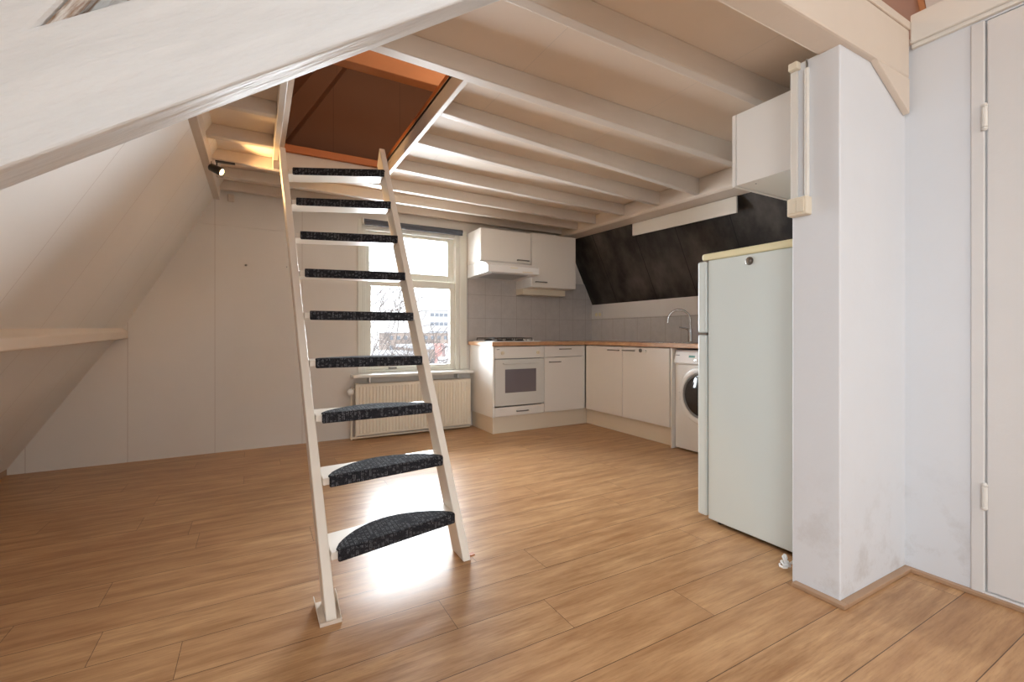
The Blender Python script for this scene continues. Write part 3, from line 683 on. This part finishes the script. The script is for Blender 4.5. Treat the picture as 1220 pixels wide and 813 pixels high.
# ------------------------------------------------------------------ ladder
lad = thing('loft_ladder', 'white wooden loft ladder with black carpeted treads leaning into the ceiling hatch', 'ladder', (.5, 2.2, 0))
Lp = lambda z: Vector((.251-.037*z, 1.670+.734*z, z))
Rp = lambda z: Vector((.783-.041*z, 1.824+.532*z, z))
DEP = .13; TH = .036
def stringer(P, sgn, zt, name_label):
    b = MB(); lo = []; hi = []
    def q(z, x, y): p = P(z); return (p.x+x, p.y+.014+y, z)
    xs = (-TH, 0) if sgn < 0 else (0, TH)
    lo = [q(.001, xs[0], 0), q(.001, xs[1], 0), q(.001, xs[1], DEP), q(.001, xs[0], DEP)]
    hi = [q(zt, xs[0], 0), q(zt, xs[1], 0), q(zt-.09, xs[1], DEP), q(zt-.09, xs[0], DEP)]
    b.hull8(lo, hi); b.build('stringer', 'ladder', lad, bevel=.004, label=name_label)
Lq = lambda z: Lp(z)+Vector((-.006, 0, 0)); Rq = lambda z: Rp(z)+Vector((.006, 0, 0))
stringer(Lq, -1, 2.215, 'left side rail'); stringer(Rq, 1, 2.215, 'right side rail')
for i in range(9):
    z = .153+.229*i
    a, c = Lp(z), Rp(z); u = (c-a); L = u.length; u.normalize(); v = Vector((-u.y, u.x, 0))
    def T(s, d, zz): p = a+u*s+v*d; return (p.x, p.y, zz)
    # board: back edge limited
    e0 = Lq(z); e1 = Rq(z)
    bd = .165
    lo = [(e0.x+.0005, e0.y+.008, z+.008), (e1.x-.0005, e1.y+.008, z+.008), (e1.x-.0005, e1.y+.008+bd-.01, z+.008), (e0.x+.0005, e0.y+.008+bd+.02, z+.008)]
    hi = [(p[0], p[1], z+.036) for p in lo]
    tr = MB().hull8(lo, hi).build('tread', 'ladder', lad, bevel=.003)
    # half-moon mat with wrapped nose
    s0, s1 = .018, L-.004
    D = .165; n = 22
    outline = [(s0, -.004), (s0, .018)]
    for k in range(1, n):
        f = k/n; outline.append((s0+(s1-s0)*f, .018+(D-.018)*math.sin(math.pi*f)**.72))
    outline += [(s1, .018), (s1, -.004)]
    b = MB().hull8([T(s, d, z+.0365) for s, d in outline], [T(s, d, z+.046) for s, d in outline])
    m = b.build('carpet_mat', 'carpet', tr, bevel=.004, seg=3)
    MB().hull8([T(s0, -.009, z), T(s1, -.009, z), T(s1, .007, z), T(s0, .007, z)], [T(s0, -.009, z+.0455), T(s1, -.009, z+.0455), T(s1, .007, z+.0455), T(s0, .007, z+.0455)]).build('carpet_mat', 'carpet', tr, bevel=.0078, seg=4, label='front lip of the carpet mat')
# foot brackets
p = Lq(0)
b = MB(); x0, x1, y0, y1 = p.x-TH-.022, p.x+.014, p.y-.005, p.y+.155
b.box(x0, x1, y0, y1, .0005, .004); b.box(x0, x1, y0, y0+.004, .004, .014)
b.hull8([(x0, y0, .004), (x0+.003, y0, .004), (x0+.003, y1, .004), (x0, y1, .004)], [(x0-.006, y0+.10, .03), (x0-.003, y0+.10, .03), (x0-.003, y1, .03), (x0-.006, y1, .03)])
b.hull8([(x1-.003, y0, .004), (x1, y0, .004), (x1, y1, .004), (x1-.003, y1, .004)], [(x1-.003, y0+.11, .04), (x1, y0+.11, .04), (x1, y1, .04), (x1-.003, y1, .04)])
b.build('foot_bracket', 'cream_beam', lad, bevel=.001, label='painted metal bracket around the left foot')
p = Rq(0)
MB().box(p.x+TH, p.x+TH+.035, p.y+.05, p.y+.075, .0005, .004).build('foot_bracket', 'orange_wood', lad, label='thin metal strip under the right foot')

# ------------------------------------------------------------------ outside
tag(box(-60, 160, 5.2, 400, -9.2, -9.0).build('street_ground', 'ground'), 'pale ground far below outside the window', 'ground')
def building(name, label, x0, x1, y0, y1, zt, mat, nf, nw, ww=.5, hh=.5, z0=-9, cat='building', roof=True):
    t = thing(name, label, cat, ((x0+x1)/2, (y0+y1)/2, z0))
    MB().box(x0, x1, y0, y1, z0, zt).build('wall', mat, t)
    if roof: MB().box(x0-.15, x1+.15, y0-.15, y1+.15, zt, zt+.25).build('roof', 'roofing', t)
    fh = (zt-z0)/nf; cw = (x1-x0)/nw
    for i in range(max(0, nf-4), nf):
        for k in range(nw):
            xa = x0+cw*(k+.5-ww/2); za = z0+fh*(i+.5-hh/2)
            MB().box(xa, xa+cw*ww, y0-.05, y0+.02, za, za+fh*hh).build('window', 'winpane', t)
    return t
building('apartment_tower', 'pale grey apartment tower on the horizon, seen through the right of the window', 48.4, 54.6, 140, 152, 8.6, 'concrete', 6, 4, .8, .35)
building('apartment_block', 'low pale apartment block on the horizon left of the tower', 30, 47, 120, 130, 1.2, 'brick', 4, 9, .5, .4)
building('terraced_house', 'pale brick house roof right of the ladder outside the window', 11.4, 17.5, 34, 42, -.2, 'brick', 3, 4, .4, .5)
building('terraced_house', 'pale brick house behind the bare trees outside the window', 5.0, 11.2, 33, 41, -.7, 'brick_red', 3, 5, .4, .5)
building('roof_terrace_house', 'low flat-roofed house nearest outside the window', 7.4, 12.5, 18.5, 24, -1.6, 'concrete', 3, 5, .4, .5)
tag(MB().box(8.0, 8.25, 22, 22.4, -1.35, .42).box(7.95, 8.3, 21.95, 22.45, .42, .5).build('chimney', 'brick_red'), 'red brick chimney on the flat roof outside', 'chimney')
tag(MB().box(8.42, 8.75, 22, 22.4, -1.35, .38).box(8.38, 8.79, 21.95, 22.45, .38, .45).build('chimney', 'concrete'), 'white chimney beside the red one on the flat roof outside', 'chimney')
tag(MB().box(7.5, 7.9, 20, 20.6, -1.35, -.1).build('roof_vent', 'concrete'), 'grey roof box behind the bare branches outside', 'vent')
def tree(x, y, z0, trunk, L1, seed, label):
    rnd = random.Random(seed); b = MB()
    def br(p, d, L, r, lv):
        pts = [p]; rs = [r]; q = p.copy(); dd = d.copy(); n = 4
        for k in range(n):
            w = .05 if lv == 0 else .20
            dd = (dd+Vector((rnd.uniform(-1, 1), rnd.uniform(-1, 1), rnd.uniform(-.5, .6)))*w).normalized()
            q = q+dd*(L/n); pts.append(q.copy()); rs.append(max(.007, r*(1-.12*(k+1))))
        b.tube(pts, rs, 7 if lv < 2 else 4, caps=False)
        if lv >= 6: return
        m = 4 if lv < 2 else 3 if lv < 5 else 2
        for k in range(m):
            i = n if k == 0 else rnd.choice((2, 3, 4)) if lv else rnd.choice((3, 4))
            nd = (dd*.8+Vector((rnd.uniform(-1, 1), rnd.uniform(-1, 1), rnd.uniform(-.35, .6)))*.75).normalized()
            br(pts[i], nd, (L1 if lv == 0 else L)*rnd.uniform(.62, .78), rs[i]*.62, lv+1)
    br(Vector((x, y, z0)), Vector((0, 0, 1)), trunk, .20, 0)
    return tag(b.build('bare_tree', 'bark'), label, 'tree')
tree(2.6, 12.5, -9, 6.6, 3.0, 4, 'bare winter tree nearest outside the left part of the window')
tree(8.6, 29.5, -9, 5.6, 2.3, 11, 'bare winter tree outside, farther off and lower than the nearest tree')
tree(13.6, 46, -9, 6.2, 2.6, 21, 'small distant bare tree between the roofs outside')

# ------------------------------------------------------------------ light
W = bpy.data.worlds.new('overcast_sky'); S.world = W; W.use_nodes = True
nt = W.node_tree; bg = nt.nodes['Background']
tc = nt.nodes.new('ShaderNodeTexCoord'); sp = nt.nodes.new('ShaderNodeSeparateXYZ'); nt.links.new(tc.outputs['Generated'], sp.inputs[0])
rp = nt.nodes.new('ShaderNodeValToRGB'); nt.links.new(math_n(nt, 'ADD', math_n(nt, 'MULTIPLY', sp.outputs[2], .5), .5), rp.inputs[0])
rp.color_ramp.elements[0].position = .48; rp.color_ramp.elements[0].color = (.55, .55, .56, 1)
rp.color_ramp.elements[1].position = .56; rp.color_ramp.elements[1].color = (.90, .95, 1.0, 1)
nt.links.new(rp.outputs[0], bg.inputs[0]); bg.inputs[1].default_value = 2.8
def area(name, loc, rot, sx, sy, power, col, spread=180):
    l = bpy.data.lights.new(name, 'AREA'); l.shape = 'RECTANGLE'; l.size = sx; l.size_y = sy; l.energy = power; l.color = col; l.spread = R(spread)
    o = bpy.data.objects.new(name, l); COL.objects.link(o); o.location = loc; o.rotation_euler = rot; return o
def aim(o, d): o.rotation_euler = Vector(d).to_track_quat('-Z', 'Y').to_euler()
# daylight arriving through the back window (just outside the glass)
o = area('window_daylight', (1.39, FW+.30, 1.36), (0, 0, 0), 1.0, 1.5, 160, (.86, .94, 1.0)); aim(o, (0, -1, -.12))
# daylight through the roof window behind the camera on the left
cz = (SZ0+SZ1)/2
o = area('roof_window_daylight', (xl(cz)-.22, (SY0+SY1)/2, cz), (0, 0, 0), 1.5, 1.1, 50, (.80, .91, 1.0)); aim(o, (1, 0, -.54))
o = area('front_window_daylight', (.7, YF-.22, 1.7), (0, 0, 0), 2.0, 1.5, 34, (1.0, .94, .88)); aim(o, (0, 1, -.05))
# spot lights: the spotlight's beam, and a warm fill behind the camera
def spot(name, loc, d, power, col, ang=120, blend=.6, r=.04):
    l = bpy.data.lights.new(name, 'SPOT'); l.energy = power; l.color = col; l.spot_size = R(ang); l.spot_blend = blend; l.shadow_soft_size = r
    o = bpy.data.objects.new(name, l); COL.objects.link(o); o.location = loc; aim(o, d); return o
spot('spotlight_beam', LP+LD*.05, Vector((.93, -.30, -.02)), 30, (1, .60, .25), 130)
spot('room_fill', (1.2, -2.2, 3.2), (0, .3, -1), 55, (1, .92, .84), 160, .8, .25)  # unseen fill, added to brighten the room towards the back wall
l = bpy.data.lights.new('attic_lamp', 'POINT'); l.energy = 24; l.color = (1, .64, .38); l.shadow_soft_size = .1
o = bpy.data.objects.new('attic_lamp', l); COL.objects.link(o); o.location = (1.6, 2.2, 3.1)

# ------------------------------------------------------------------ camera
cam = bpy.data.cameras.new('camera'); co = bpy.data.objects.new('camera', cam); COL.objects.link(co)
co.location = (0, 0, 1.0); co.rotation_euler = (R(90), 0, R(-29.3))
cam.sensor_width = 36; cam.lens = 542/1220*36; cam.clip_start = .02; cam.clip_end = 600
cam.shift_y = -(406.5-398)/1220
S.camera = co
S.view_settings.view_transform = 'Standard'; S.view_settings.look = 'None'; S.view_settings.gamma = 1
S.view_settings.use_curve_mapping = False; S.view_settings.exposure = 0.27
S.cycles.use_denoising = True
S.cycles.max_bounces = 10; S.cycles.diffuse_bounces = 6
